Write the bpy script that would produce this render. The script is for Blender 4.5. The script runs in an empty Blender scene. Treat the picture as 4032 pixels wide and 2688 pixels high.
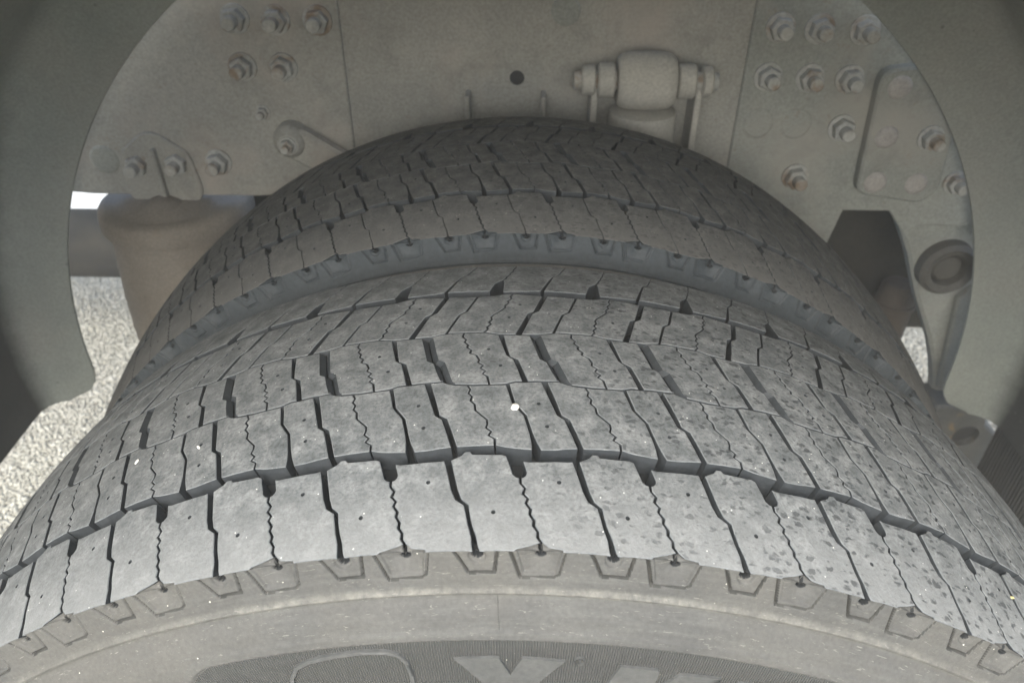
import bpy, bmesh, math, random
import numpy as np
from mathutils import Matrix, Vector
from mathutils.geometry import delaunay_2d_cdt

random.seed(7)
S = bpy.context.scene
COL = S.collection
ZO = 0.49                      # height of the wheel centre above the ground

# ------------------------------------------------------------------ camera
cam = bpy.data.cameras.new('camera')
cam.sensor_width = 36.0
cam.lens = 0.7521 * 36.0
cam.clip_start = 0.01
cam.clip_end = 500.0
cam_o = bpy.data.objects.new('camera', cam)
COL.objects.link(cam_o)
pi_, ya_, ro_ = 0.632, -0.0162, 0.0059
fw = Vector((math.sin(ya_) * math.cos(pi_), math.cos(ya_) * math.cos(pi_), -math.sin(pi_)))
rt = fw.cross(Vector((0, 0, 1))).normalized()
up = rt.cross(fw)
rt2 = rt * math.cos(ro_) + up * math.sin(ro_)
up2 = -rt * math.sin(ro_) + up * math.cos(ro_)
cam_o.matrix_world = Matrix(((rt2.x, up2.x, -fw.x, 0.0003),
                             (rt2.y, up2.y, -fw.y, -0.2323),
                             (rt2.z, up2.z, -fw.z, 0.7768 + ZO),
                             (0, 0, 0, 1)))
cam.dof.use_dof = True
cam.dof.focus_distance = 0.44
cam.dof.aperture_fstop = 12.0
S.camera = cam_o

# ------------------------------------------------------------------ sky, sun, exposure
SUN_EL, SUN_AZ = math.radians(43), math.radians(188)      # azimuth clockwise from +Y: behind the photographer
W = bpy.data.worlds.new('World')
S.world = W
W.use_nodes = True
nt = W.node_tree
bg = nt.nodes['Background']
sky = nt.nodes.new('ShaderNodeTexSky')
sky.sky_type = 'NISHITA'
sky.sun_disc = False
sky.sun_elevation = SUN_EL
sky.sun_rotation = SUN_AZ
sky.air_density = 1.0
sky.dust_density = 2.6
sky.ozone_density = 0.6
nt.links.new(sky.outputs[0], bg.inputs[0])
bg.inputs[1].default_value = 0.10
sun = bpy.data.lights.new('sun', 'SUN')
sun.energy = 1.4
sun.angle = math.radians(65)
sun.color = (1.0, 0.995, 0.90)
sun_o = bpy.data.objects.new('sun', sun)
sdir = Vector((math.sin(SUN_AZ) * math.cos(SUN_EL), math.cos(SUN_AZ) * math.cos(SUN_EL), math.sin(SUN_EL)))
sun_o.rotation_euler = sdir.to_track_quat('Z', 'Y').to_euler()
sun_o.location = sdir * 20
COL.objects.link(sun_o)
S.view_settings.view_transform = 'Standard'
S.view_settings.look = 'None'
S.view_settings.gamma = 1.0
S.view_settings.use_curve_mapping = False
S.view_settings.exposure = 2.0
S.render.engine = 'CYCLES'
S.cycles.max_bounces = 7
S.cycles.diffuse_bounces = 5
S.cycles.use_adaptive_sampling = True
S.cycles.adaptive_threshold = 0.02
S.cycles.use_denoising = True

# ------------------------------------------------------------------ materials
def mat(name):
    m = bpy.data.materials.new(name)
    m.use_nodes = True
    t = m.node_tree
    b = t.nodes['Principled BSDF']
    return m, t, b


def N(t, kind, **kw):
    n = t.nodes.new(kind)
    for k, v in kw.items():
        if k.startswith('i_'):
            n.inputs[k[2:].replace('_', ' ')].default_value = v
        else:
            setattr(n, k, v)
    return n


def L(t, a, b):
    t.links.new(a, b)


def ramp(t, fac, stops):
    r = t.nodes.new('ShaderNodeValToRGB')
    e = r.color_ramp.elements
    while len(e) < len(stops):
        e.new(0.5)
    for i, (p, c) in enumerate(stops):
        e[i].position = p
        e[i].color = c if len(c) == 4 else (*c, 1)
    L(t, fac, r.inputs[0])
    return r.outputs[0]


def mixc(t, fac, a, b, mode='MIX'):
    n = t.nodes.new('ShaderNodeMix')
    n.data_type = 'RGBA'
    n.blend_type = mode
    for sock, v in ((n.inputs[0], fac), (n.inputs[6], a), (n.inputs[7], b)):
        if hasattr(v, 'links'):
            L(t, v, sock)
        elif isinstance(v, (int, float)):
            sock.default_value = v
        else:
            sock.default_value = (*v, 1)
    return n.outputs[2]


def math_(t, op, a, b=None, c=None):
    n = t.nodes.new('ShaderNodeMath')
    n.operation = op
    for i, v in enumerate((a, b, c)):
        if v is None:
            continue
        if hasattr(v, 'links'):
            L(t, v, n.inputs[i])
        else:
            n.inputs[i].default_value = v
    return n.outputs[0]


def noise(t, vec, scale, detail=6, rough=0.6, dist=0.0):
    n = N(t, 'ShaderNodeTexNoise', i_Scale=scale, i_Detail=detail, i_Roughness=rough, i_Distortion=dist)
    L(t, vec, n.inputs['Vector'])
    return n.outputs['Fac']


def vor(t, vec, scale, feature='F1', rnd=1.0):
    n = N(t, 'ShaderNodeTexVoronoi', i_Scale=scale, i_Randomness=rnd)
    n.feature = feature
    L(t, vec, n.inputs['Vector'])
    return n


def bump(t, b, h, strength, dist):
    n = N(t, 'ShaderNodeBump', i_Strength=strength, i_Distance=dist)
    L(t, h, n.inputs['Height'])
    if b.inputs['Normal'].is_linked:
        L(t, b.inputs['Normal'].links[0].from_socket, n.inputs['Normal'])
    L(t, n.outputs[0], b.inputs['Normal'])


def wpos(t):
    return N(t, 'ShaderNodeNewGeometry').outputs['Position']


def opos(t):
    return N(t, 'ShaderNodeTexCoord').outputs['Object']


def sep(t, v):
    n = N(t, 'ShaderNodeSeparateXYZ')
    L(t, v, n.inputs[0])
    return n.outputs


def scalev(t, v, s):
    n = N(t, 'ShaderNodeVectorMath', operation='MULTIPLY')
    L(t, v, n.inputs[0])
    n.inputs[1].default_value = s
    return n.outputs[0]


def tread_material(name, k, warm):
    m, t, b = mat(name)
    w = wpos(t)
    x, y, z = sep(t, w)
    ox, oy, oz = sep(t, opos(t))
    big = noise(t, w, 9, 3, 0.5)
    mid = noise(t, w, 85, 5, 0.62)
    fine = noise(t, w, 520, 4, 0.65)
    c = ramp(t, mid, [(0.34, (0.086, 0.096, 0.100)), (0.5, (0.147, 0.157, 0.161)), (0.66, (0.236, 0.246, 0.247))])
    c = mixc(t, math_(t, 'MULTIPLY', big, 0.5), c, (0.128, 0.130, 0.127))
    f2 = ramp(t, fine, [(0.3, (0.62, 0.62, 0.62)), (0.5, (1, 1, 1)), (0.72, (1.28, 1.28, 1.28))])
    c = mixc(t, 1.0, c, f2, 'MULTIPLY')
    # pale rim towards the outer shoulder: scuffing plus painted light falloff
    rim = ramp(t, math_(t, 'ADD', oy, math_(t, 'MULTIPLY', math_(t, 'SUBTRACT', mid, 0.5), 0.03)),
               [(0.0, (1, 1, 1)), (0.05, (0, 0, 0))])
    c = mixc(t, math_(t, 'MULTIPLY', rim, 0.62), c, (0.236, 0.241, 0.238))
    # dark wet-looking pocks scattered over the right-hand and inner part of the tread
    wd = N(t, 'ShaderNodeVectorMath', operation='ADD')
    nz = N(t, 'ShaderNodeTexNoise', i_Scale=190.0, i_Detail=2.0)
    L(t, w, nz.inputs['Vector'])
    L(t, w, wd.inputs[0]); L(t, scalev(t, nz.outputs['Color'], (0.006, 0.006, 0.006)), wd.inputs[1])
    v1 = vor(t, scalev(t, wd.outputs[0], (0.75, 1.25, 1)), 225)
    cc = sep(t, v1.outputs['Color'])
    keep = math_(t, 'GREATER_THAN', cc[0], 0.25)
    size = math_(t, 'ADD', math_(t, 'MULTIPLY', cc[1], 0.34), 0.16)
    warp = math_(t, 'ADD', v1.outputs['Distance'], math_(t, 'MULTIPLY', math_(t, 'SUBTRACT', fine, 0.5), 0.3))
    spot = math_(t, 'MULTIPLY', ramp(t, math_(t, 'ADD', math_(t, 'SUBTRACT', size, warp), 0.5), [(0.42, (0, 0, 0)), (0.66, (1, 1, 1))]), keep)
    area = math_(t, 'ADD', math_(t, 'MULTIPLY', x, 3.0), math_(t, 'MULTIPLY', y, 1.3))
    area = math_(t, 'ADD', area, math_(t, 'MULTIPLY', math_(t, 'SUBTRACT', big, 0.5), 0.7))
    area = ramp(t, area, [(0.0, (0, 0, 0)), (0.5, (1, 1, 1))])
    inner = ramp(t, y, [(0.29, (1, 1, 1)), (0.31, (0.55, 0.55, 0.55))])
    sm = math_(t, 'MULTIPLY', math_(t, 'MULTIPLY', spot, area), inner)
    c = mixc(t, math_(t, 'MULTIPLY', sm, 0.74), c, (0.036, 0.039, 0.042))
    # tiny pale grit
    v2 = vor(t, w, 420)
    g = math_(t, 'MULTIPLY', math_(t, 'GREATER_THAN', sep(t, v2.outputs['Color'])[0], 0.93),
              math_(t, 'LESS_THAN', v2.outputs['Distance'], 0.15))
    g = math_(t, 'MULTIPLY', g, math_(t, 'GREATER_THAN', mid, 0.5))
    c = mixc(t, g, c, (0.72, 0.72, 0.68))
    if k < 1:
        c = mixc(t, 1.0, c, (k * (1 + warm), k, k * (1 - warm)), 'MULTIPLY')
    L(t, c, b.inputs['Base Color'])
    b.inputs['Roughness'].default_value = 0.72
    b.inputs['Specular IOR Level'].default_value = 0.35
    bump(t, b, fine, 0.55, 0.0007)
    bump(t, b, math_(t, 'SUBTRACT', mid, math_(t, 'MULTIPLY', sm, 0.5)), 0.5, 0.001)
    return m


def simple(name, c0, c1, sc=30, rough=0.8, bs=0.3, bd=0.001, spec=0.3, patches=None, fine=300, metal=0.0, stain=False):
    m, t, b = mat(name)
    w = wpos(t)
    n1 = noise(t, w, sc, 6, 0.62)
    n2 = noise(t, w, fine, 4, 0.6)
    c = ramp(t, n1, [(0.3, c0), (0.7, c1)])
    c = mixc(t, 1.0, c, ramp(t, n2, [(0.3, (0.82, 0.82, 0.82)), (0.7, (1.15, 1.15, 1.15))]), 'MULTIPLY')
    if patches:
        col, psc, lo, hi = patches
        c = mixc(t, ramp(t, noise(t, w, psc, 5, 0.6, 0.4), [(lo, (0, 0, 0)), (hi, (1, 1, 1))]), c, col)
    if stain:
        k = ramp(t, noise(t, w, 17, 6, 0.65, 0.6), [(0.54, (0, 0, 0)), (0.72, (1, 1, 1))])
        c = mixc(t, math_(t, 'MULTIPLY', k, 0.36), c, (0.17, 0.165, 0.145))
        k = ramp(t, noise(t, w, 55, 5, 0.7), [(0.62, (0, 0, 0)), (0.72, (1, 1, 1))])
        c = mixc(t, math_(t, 'MULTIPLY', k, 0.45), c, (0.22, 0.165, 0.115))
    L(t, c, b.inputs['Base Color'])
    b.inputs['Roughness'].default_value = rough
    b.inputs['Specular IOR Level'].default_value = spec
    b.inputs['Metallic'].default_value = metal
    bump(t, b, n2, bs, bd)
    return m


def sidewall_material(name, ribs):
    m, t, b = mat(name)
    w = wpos(t)
    o = opos(t)
    ox, oy, oz = sep(t, o)
    n1 = noise(t, w, 22, 6, 0.6)
    n2 = noise(t, w, 420, 4, 0.6)
    # streaks running round the tyre
    rad = math_(t, 'SQRT', math_(t, 'ADD', math_(t, 'MULTIPLY', ox, ox), math_(t, 'MULTIPLY', oz, oz)))
    ang = math_(t, 'ARCTAN2', ox, oz)
    comb = N(t, 'ShaderNodeCombineXYZ')
    L(t, math_(t, 'MULTIPLY', ang, 9.0), comb.inputs[0])
    L(t, math_(t, 'MULTIPLY', rad, 260.0), comb.inputs[1])
    st = noise(t, comb.outputs[0], 1.0, 5, 0.6)
    c = ramp(t, n1, [(0.3, (0.064, 0.0645, 0.062)), (0.7, (0.088, 0.087, 0.082))])
    c = mixc(t, math_(t, 'MULTIPLY', ramp(t, st, [(0.45, (0, 0, 0)), (0.7, (1, 1, 1))]), 0.5), c, (0.112, 0.113, 0.106))
    crest = math_(t, 'MULTIPLY', ramp(t, math_(t, 'ABSOLUTE', math_(t, 'SUBTRACT', rad, 0.4628)), [(0.0012, (1, 1, 1)), (0.0030, (0, 0, 0))]), ramp(t, noise(t, w, 130, 5, 0.7), [(0.38, (0.15, 0.15, 0.15)), (0.62, (1, 1, 1))]))
    c = mixc(t, math_(t, 'MULTIPLY', crest, 0.8), c, (0.21, 0.205, 0.18))
    # dust: browner to the left, greyer to the right as on the photographed wall
    c = mixc(t, ramp(t, noise(t, w, 7, 4, 0.5), [(0.45, (0, 0, 0)), (0.65, (1, 1, 1))]), c, (0.096, 0.093, 0.084))
    c = mixc(t, 1.0, c, ramp(t, n2, [(0.3, (0.86, 0.86, 0.86)), (0.7, (1.12, 1.12, 1.12))]), 'MULTIPLY')
    sc_ = N(t, 'ShaderNodeCombineXYZ')
    L(t, math_(t, 'MULTIPLY', ang, 70.0), sc_.inputs[0]); L(t, math_(t, 'MULTIPLY', rad, 900.0), sc_.inputs[1])
    scr = ramp(t, noise(t, sc_.outputs[0], 1.0, 3, 0.5, 1.5), [(0.665, (0, 0, 0)), (0.69, (1, 1, 1))])
    c = mixc(t, math_(t, 'MULTIPLY', scr, 0.55), c, (0.23, 0.226, 0.20))
    v2 = vor(t, w, 210)
    g = math_(t, 'MULTIPLY', math_(t, 'GREATER_THAN', sep(t, v2.outputs['Color'])[0], 0.95),
              math_(t, 'LESS_THAN', v2.outputs['Distance'], 0.09))
    c = mixc(t, g, c, (0.6, 0.58, 0.5))
    b.inputs['Roughness'].default_value = 0.7
    b.inputs['Specular IOR Level'].default_value = 0.3
    if ribs:
        s = math_(t, 'SINE', math_(t, 'MULTIPLY', ang, 2 * math.pi * 330))
        c = mixc(t, ramp(t, s, [(0.2, (1, 1, 1)), (0.8, (0, 0, 0))]), c, (0.062, 0.064, 0.061))
        bump(t, b, s, 0.8, 0.0006)
    L(t, c, b.inputs['Base Color'])
    bump(t, b, n2, 0.3, 0.0006)
    return m


M_TREAD = tread_material('worn_tread_rubber', 1.0, 0)
M_TREAD_IN = tread_material('shaded_inner_tread_rubber', 0.62, 0.05)  # same rubber darkened, with the arch's shade put into its colour
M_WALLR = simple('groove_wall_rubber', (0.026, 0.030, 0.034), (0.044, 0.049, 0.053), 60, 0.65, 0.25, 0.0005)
M_EDGE = simple('edge_highlight_rubber', (0.11, 0.12, 0.125), (0.20, 0.21, 0.214), 160, 0.7, 0.4, 0.0006, fine=700)  # bevel ring: light catching the rounded edges, put in as paler colour
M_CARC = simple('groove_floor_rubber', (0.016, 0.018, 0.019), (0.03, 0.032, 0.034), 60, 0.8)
M_SIDE = sidewall_material('dusty_sidewall_rubber', False)
M_RIB = sidewall_material('ribbed_sidewall_panel', True)
M_SHIN = simple('clean_shoulder_rubber', (0.036, 0.043, 0.048), (0.052, 0.060, 0.065), 30, 0.6, 0.3, 0.0006)
M_LINE_DARK = simple('dark_line_rubber', (0.035, 0.036, 0.034), (0.058, 0.057, 0.052), 120, 0.85)  # darker tone for the engraved shoulder lines
M_LETTER = simple('raised_letter_rubber', (0.068, 0.07, 0.068), (0.085, 0.086, 0.083), 60, 0.65, 0.3, 0.0006)
def guard_material():
    m, t, b = mat('dusty_mudguard_plastic')
    w = wpos(t)
    oy = sep(t, opos(t))[1]
    n1 = noise(t, w, 7, 6, 0.62); n2 = noise(t, w, 300, 4, 0.6); n3 = noise(t, w, 30, 5, 0.6)
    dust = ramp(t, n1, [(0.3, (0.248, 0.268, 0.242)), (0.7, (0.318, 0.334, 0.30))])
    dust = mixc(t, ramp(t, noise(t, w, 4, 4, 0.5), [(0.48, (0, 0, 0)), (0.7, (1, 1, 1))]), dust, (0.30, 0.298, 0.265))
    shell_shade = ramp(t, n1, [(0.3, (0.03, 0.031, 0.028)), (0.7, (0.055, 0.055, 0.05))])
    # dust has settled on the turned-in lip; the turned-away shell's shade is painted dark
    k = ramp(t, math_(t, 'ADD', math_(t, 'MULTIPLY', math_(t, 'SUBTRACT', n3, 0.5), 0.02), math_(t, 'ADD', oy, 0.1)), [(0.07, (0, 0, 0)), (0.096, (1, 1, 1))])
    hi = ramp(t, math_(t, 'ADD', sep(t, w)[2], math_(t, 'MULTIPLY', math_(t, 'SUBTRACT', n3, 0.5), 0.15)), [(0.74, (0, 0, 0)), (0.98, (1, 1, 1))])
    c = mixc(t, math_(t, 'MAXIMUM', k, hi), shell_shade, dust)
    c = mixc(t, 1.0, c, ramp(t, n2, [(0.3, (0.85, 0.85, 0.85)), (0.7, (1.12, 1.12, 1.12))]), 'MULTIPLY')
    v2 = vor(t, w, 60)
    g = math_(t, 'MULTIPLY', math_(t, 'GREATER_THAN', sep(t, v2.outputs['Color'])[0], 0.9), math_(t, 'LESS_THAN', v2.outputs['Distance'], 0.13))
    c = mixc(t, math_(t, 'MULTIPLY', g, 0.5), c, (0.12, 0.12, 0.11))
    L(t, c, b.inputs['Base Color'])
    b.inputs['Roughness'].default_value = 0.75
    b.inputs['Specular IOR Level'].default_value = 0.3
    bump(t, b, n2, 0.25, 0.0006)
    return m


def flap_material():
    m, t, b = mat('ribbed_black_rubber')
    w = wpos(t)
    x, y, z = sep(t, w)
    s_ = math_(t, 'SINE', math_(t, 'MULTIPLY', math_(t, 'ADD', y, math_(t, 'MULTIPLY', noise(t, w, 40, 3), 0.004)), 2 * math.pi * 140))
    c = ramp(t, noise(t, w, 12, 5), [(0.3, (0.03, 0.03, 0.028)), (0.7, (0.055, 0.053, 0.047))])
    L(t, c, b.inputs['Base Color'])
    b.inputs['Roughness'].default_value = 0.7
    bump(t, b, s_, 0.8, 0.002)
    return m


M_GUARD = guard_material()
M_FLAP = flap_material()
M_FRAME = simple('dust_caked_steel', (0.305, 0.30, 0.268), (0.39, 0.378, 0.335), 9, 0.9, 0.35, 0.001,
                 patches=((0.42, 0.375, 0.325), 6, 0.52, 0.72), stain=True)
M_FRAME_R = simple('dust_grey_steel', (0.262, 0.272, 0.245), (0.335, 0.34, 0.305), 9, 0.9, 0.35, 0.001,
                   patches=((0.36, 0.345, 0.305), 6, 0.52, 0.72), stain=True)
M_BOLT = simple('dusty_bolt_steel', (0.34, 0.342, 0.32), (0.46, 0.455, 0.42), 40, 0.7, 0.3, 0.0006, patches=((0.26, 0.20, 0.145), 30, 0.5, 0.66))
M_BORE = simple('dark_hole_fill', (0.03, 0.03, 0.03), (0.05, 0.05, 0.05), 40, 0.6)  # dark fill that paints in the shade inside holes
M_RIVET = simple('bare_rivet_steel', (0.35, 0.325, 0.30), (0.42, 0.395, 0.365), 60, 0.6)
M_SPRING = simple('brown_dust_rubber', (0.205, 0.178, 0.147), (0.265, 0.233, 0.195), 14, 0.85, 0.4, 0.001, stain=True)
M_SHOCK = simple('tan_dust_metal', (0.36, 0.348, 0.312), (0.45, 0.432, 0.385), 25, 0.8)
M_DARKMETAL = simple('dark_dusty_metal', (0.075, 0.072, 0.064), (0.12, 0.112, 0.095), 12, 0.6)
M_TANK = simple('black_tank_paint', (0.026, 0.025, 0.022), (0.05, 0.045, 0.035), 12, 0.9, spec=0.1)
M_DIM = simple('brown_grime_metal', (0.07, 0.058, 0.045), (0.105, 0.085, 0.065), 20, 0.8)
M_CAST = simple('weathered_casting', (0.07, 0.074, 0.072), (0.115, 0.116, 0.108), 25, 0.75, 0.4, 0.001,
                patches=((0.19, 0.145, 0.085), 18, 0.60, 0.66))
M_STONE = simple('white_stone', (0.75, 0.72, 0.66), (0.85, 0.83, 0.78), 200, 0.6)

M_CHIP = simple('yellow_stone', (0.55, 0.48, 0.22), (0.65, 0.58, 0.3), 200, 0.6)


def ground_material():
    m, t, b = mat('gravel_asphalt')
    w = wpos(t)
    v = vor(t, w, 128)
    v2 = vor(t, w, 260)
    cell = sep(t, v.outputs['Color'])[0]
    c = ramp(t, cell, [(0.0, (0.22, 0.212, 0.175)), (0.4, (0.36, 0.345, 0.285)), (0.75, (0.46, 0.445, 0.375)), (1.0, (0.62, 0.60, 0.52))])
    gap = ramp(t, v.outputs['Distance'], [(0.42, (1, 1, 1)), (0.66, (0.35, 0.34, 0.32))])
    c = mixc(t, 1.0, c, gap, 'MULTIPLY')
    c = mixc(t, 1.0, c, ramp(t, noise(t, w, 300, 4), [(0.3, (0.8, 0.8, 0.8)), (0.7, (1.15, 1.15, 1.15))]), 'MULTIPLY')
    L(t, c, b.inputs['Base Color'])
    b.inputs['Roughness'].default_value = 0.85
    h = math_(t, 'SUBTRACT', 1.0, v.outputs['Distance'])
    bump(t, b, h, 1.0, 0.006)
    bump(t, b, math_(t, 'SUBTRACT', 1.0, v2.outputs['Distance']), 0.5, 0.003)
    return m


M_GROUND = ground_material()
M_APRON = simple('sunlit_pale_concrete', (0.72, 0.71, 0.66), (0.8, 0.79, 0.74), 8, 0.9)  # whitened to stand for ground in direct sun

# ------------------------------------------------------------------ mesh helpers
def link(name, me, parent=None, loc=(0, 0, 0), mats=(), smooth=None, **props):
    o = bpy.data.objects.new(name, me)
    COL.objects.link(o)
    if parent is not None:
        o.parent = parent
    o.location = loc
    for m_ in mats:
        me.materials.append(m_)
    if smooth is not None:
        me.polygons.foreach_set('use_smooth', [True] * len(me.polygons))
        me.set_sharp_from_angle(angle=math.radians(smooth))
    for k, v in props.items():
        o[k] = v
    return o


def pymesh(name, verts, faces, mi=None):
    me = bpy.data.meshes.new(name)
    me.from_pydata([tuple(v) for v in verts], [], faces)
    if mi is not None:
        me.polygons.foreach_set('material_index', mi)
    me.update()
    return me


def empty(name, loc, **props):
    o = bpy.data.objects.new(name, None)
    o.empty_display_size = 0.05
    COL.objects.link(o)
    o.location = loc
    for k, v in props.items():
        o[k] = v
    return o


def inpoly(p, poly):
    x, y = p
    r = False
    n = len(poly)
    j = n - 1
    for i in range(n):
        xi, yi = poly[i]
        xj, yj = poly[j]
        if (yi > y) != (yj > y) and x < (xj - xi) * (y - yi) / (yj - yi) + xi:
            r = not r
        j = i
    return r


def fill(outline, holes=(), pts=()):
    """constrained triangulation of a 2-D outline with holes and inner points"""
    vs, es = [], []
    for loop in (outline, *holes):
        s = len(vs)
        vs += [Vector(p) for p in loop]
        es += [(s + i, s + (i + 1) % len(loop)) for i in range(len(loop))]
    nb = len(vs)
    vs += [Vector(p) for p in pts]
    ov, oe, of, iv, ie, if_ = delaunay_2d_cdt(vs, es, [], 0, 1e-7)
    faces = []
    for f in of:
        cx = sum(ov[i].x for i in f) / len(f)
        cy = sum(ov[i].y for i in f) / len(f)
        if inpoly((cx, cy), outline) and not any(inpoly((cx, cy), h) for h in holes):
            faces.append(list(f))
    mp = {}
    for new, olds in enumerate(iv):
        for o in olds:
            mp[o] = new
    return [(v.x, v.y) for v in ov], faces, mp


def circ(cx, cy, r, n=16, ph=0.0):
    return [(cx + r * math.cos(ph + 2 * math.pi * i / n), cy + r * math.sin(ph + 2 * math.pi * i / n)) for i in range(n)]


def ccw(p):
    a = sum(p[i][0] * p[(i + 1) % len(p)][1] - p[(i + 1) % len(p)][0] * p[i][1] for i in range(len(p)))
    return p if a > 0 else p[::-1]


def inset(poly, d):
    """move every vertex of a counter-clockwise outline inwards by d"""
    n = len(poly)
    out = []
    for i in range(n):
        p0, p1, p2 = poly[i - 1], poly[i], poly[(i + 1) % n]
        a = Vector((p1[0] - p0[0], p1[1] - p0[1]))
        b = Vector((p2[0] - p1[0], p2[1] - p1[1]))
        if a.length < 1e-9 or b.length < 1e-9:
            out.append(p1)
            continue
        a.normalize(); b.normalize()
        n1 = Vector((-a.y, a.x)); n2 = Vector((-b.y, b.x))
        s = n1 + n2
        if s.length < 1e-6:
            out.append(p1)
            continue
        s.normalize()
        k = d / max(0.45, s.dot(n1))
        out.append((p1[0] + s.x * k, p1[1] + s.y * k))
    return out


def plate_mesh(name, outline, y0, y1, holes=(), bev=0.0015):
    """flat plate in the xz plane, front face at y0 (towards the camera), back at y1"""
    outline = ccw(list(outline))
    holes = [ccw(list(h)) for h in holes]
    top = inset(outline, bev)
    v2, f2, mp = fill(top, holes)
    verts = [(x, y0, z) for x, z in v2]
    faces = [f for f in f2]
    nb = len(outline)
    r0 = [mp[i] for i in range(nb)]
    s1 = len(verts); verts += [(x, y0 + bev, z) for x, z in outline]
    s2 = len(verts); verts += [(x, y1, z) for x, z in outline]
    for i in range(nb):
        j = (i + 1) % nb
        faces.append([r0[j], r0[i], s1 + i, s1 + j])
        faces.append([s1 + j, s1 + i, s2 + i, s2 + j])
    k = nb
    for h in holes:
        n = len(h)
        s3 = len(verts); verts += [(x, y1, z) for x, z in h]
        for i in range(n):
            j = (i + 1) % n
            faces.append([mp[k + i], mp[k + j], s3 + j, s3 + i])
        k += n
    if not holes:
        faces.append([s2 + i for i in range(nb)])
    me = pymesh(name, verts, faces)
    bm = bmesh.new(); bm.from_mesh(me)
    bmesh.ops.recalc_face_normals(bm, faces=bm.faces)
    bm.to_mesh(me); bm.free()
    return me


def lathe(name, prof, n=48, axis='Z', closed=False, a0=0.0, a1=2 * math.pi):
    """revolve (r, h) points about an axis"""
    verts, faces = [], []
    full = abs(a1 - a0 - 2 * math.pi) < 1e-6
    cols = n if full else n + 1
    for i in range(cols):
        a = a0 + (a1 - a0) * i / n
        for r, h in prof:
            if axis == 'Z':
                verts.append((r * math.cos(a), r * math.sin(a), h))
            elif axis == 'X':
                verts.append((h, r * math.cos(a), r * math.sin(a)))
            else:
                verts.append((r * math.sin(a), h, r * math.cos(a)))
    m_ = len(prof)
    for i in range(n):
        i2 = (i + 1) % cols
        for j in range(m_ - 1 + (1 if closed else 0)):
            j2 = (j + 1) % m_
            faces.append((i * m_ + j, i * m_ + j2, i2 * m_ + j2, i2 * m_ + j))
    me = pymesh(name, verts, faces)
    bm = bmesh.new(); bm.from_mesh(me)
    bmesh.ops.remove_doubles(bm, verts=bm.verts, dist=1e-6)
    bmesh.ops.recalc_face_normals(bm, faces=bm.faces)
    bm.to_mesh(me); bm.free()
    return me


# ------------------------------------------------------------------ ground (the setting)
g = pymesh('ground', [(-9, -9, 0), (9, -9, 0), (9, 9, 0), (-9, 9, 0)], [(0, 1, 2, 3)])
link('ground', g, mats=[M_GROUND], kind='structure', label='pale grey gravelly asphalt under the truck')
a = pymesh('pavement', [(-8.9, 2.02, 0.006), (8.9, 2.02, 0.006), (8.9, 8.9, 0.006), (-8.9, 8.9, 0.006)], [(0, 1, 2, 3)])
link('pavement', a, mats=[M_APRON], kind='structure', label='pale concrete pavement beyond the truck, sunlight put in its colour')

def gravel_material():
    m, t, b = mat('loose_gravel')
    w = wpos(t)
    rnd = N(t, 'ShaderNodeNewGeometry').outputs['Random Per Island']
    c = ramp(t, rnd, [(0.0, (0.29, 0.277, 0.232)), (0.35, (0.39, 0.373, 0.312)), (0.75, (0.48, 0.462, 0.392)), (1.0, (0.58, 0.56, 0.485))])
    c = mixc(t, 1.0, c, ramp(t, noise(t, w, 400, 4), [(0.3, (0.82, 0.82, 0.82)), (0.7, (1.15, 1.15, 1.15))]), 'MULTIPLY')
    L(t, c, b.inputs['Base Color'])
    b.inputs['Roughness'].default_value = 0.85
    return m


def gravel():
    rng = np.random.RandomState(11)
    bm = bmesh.new(); bmesh.ops.create_icosphere(bm, subdivisions=1, radius=1.0)
    bm.verts.index_update()
    T = np.array([v.co[:] for v in bm.verts]); F = np.array([[v.index for v in f.verts] for f in bm.faces]); bm.free()
    P = []
    for x0, x1, y0, y1 in ((-1.75, -0.72, 0.72, 2.015), (0.92, 1.28, 1.25, 1.75)):
        st = 0.0074
        gx, gy = np.meshgrid(np.arange(x0, x1, st), np.arange(y0, y1, st))
        P.append(np.stack([gx.ravel(), gy.ravel()], -1) + rng.uniform(-0.0034, 0.0034, (gx.size, 2)))
    P = np.concatenate(P)
    n = len(P)
    sc = rng.uniform(0.0029, 0.0055, (n, 1, 1)) * rng.uniform(0.75, 1.25, (n, 1, 3)) * np.array([1, 1, 0.62])
    V = T[None] * (1 + rng.uniform(-0.22, 0.22, (n, len(T), 1))) * sc
    a_ = rng.uniform(0, 6.28, n); ca, sa = np.cos(a_)[:, None], np.sin(a_)[:, None]
    X = V[..., 0] * ca - V[..., 1] * sa + P[:, :1]; Y = V[..., 0] * sa + V[..., 1] * ca + P[:, 1:]
    Z = V[..., 2] + rng.uniform(0.0005, 0.0028, (n, 1))
    VV = np.stack([X, Y, Z], -1).reshape(-1, 3)
    FF = (F[None] + (np.arange(n) * len(T))[:, None, None]).reshape(-1, 3)
    me = bpy.data.meshes.new('gravel')
    me.vertices.add(len(VV)); me.vertices.foreach_set('co', VV.astype(np.float32).ravel())
    me.loops.add(FF.size); me.loops.foreach_set('vertex_index', FF.ravel().astype(np.int32))
    me.polygons.add(len(FF))
    me.polygons.foreach_set('loop_start', np.arange(0, FF.size, 3, dtype=np.int32))
    me.polygons.foreach_set('loop_total', np.full(len(FF), 3, dtype=np.int32))
    me.update(calc_edges=True)
    link('gravel', me, mats=[gravel_material()], kind='stuff', label='fine pale gravel stones covering the ground')


gravel()

# ------------------------------------------------------------------ tyres
R0, KC, TW = 0.5, 0.0147, 260.0            # crown radius, shoulder drop, tread width in mm
DEPTH = 0.0125
SP = [(-0.006, 0.4617)]


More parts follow.
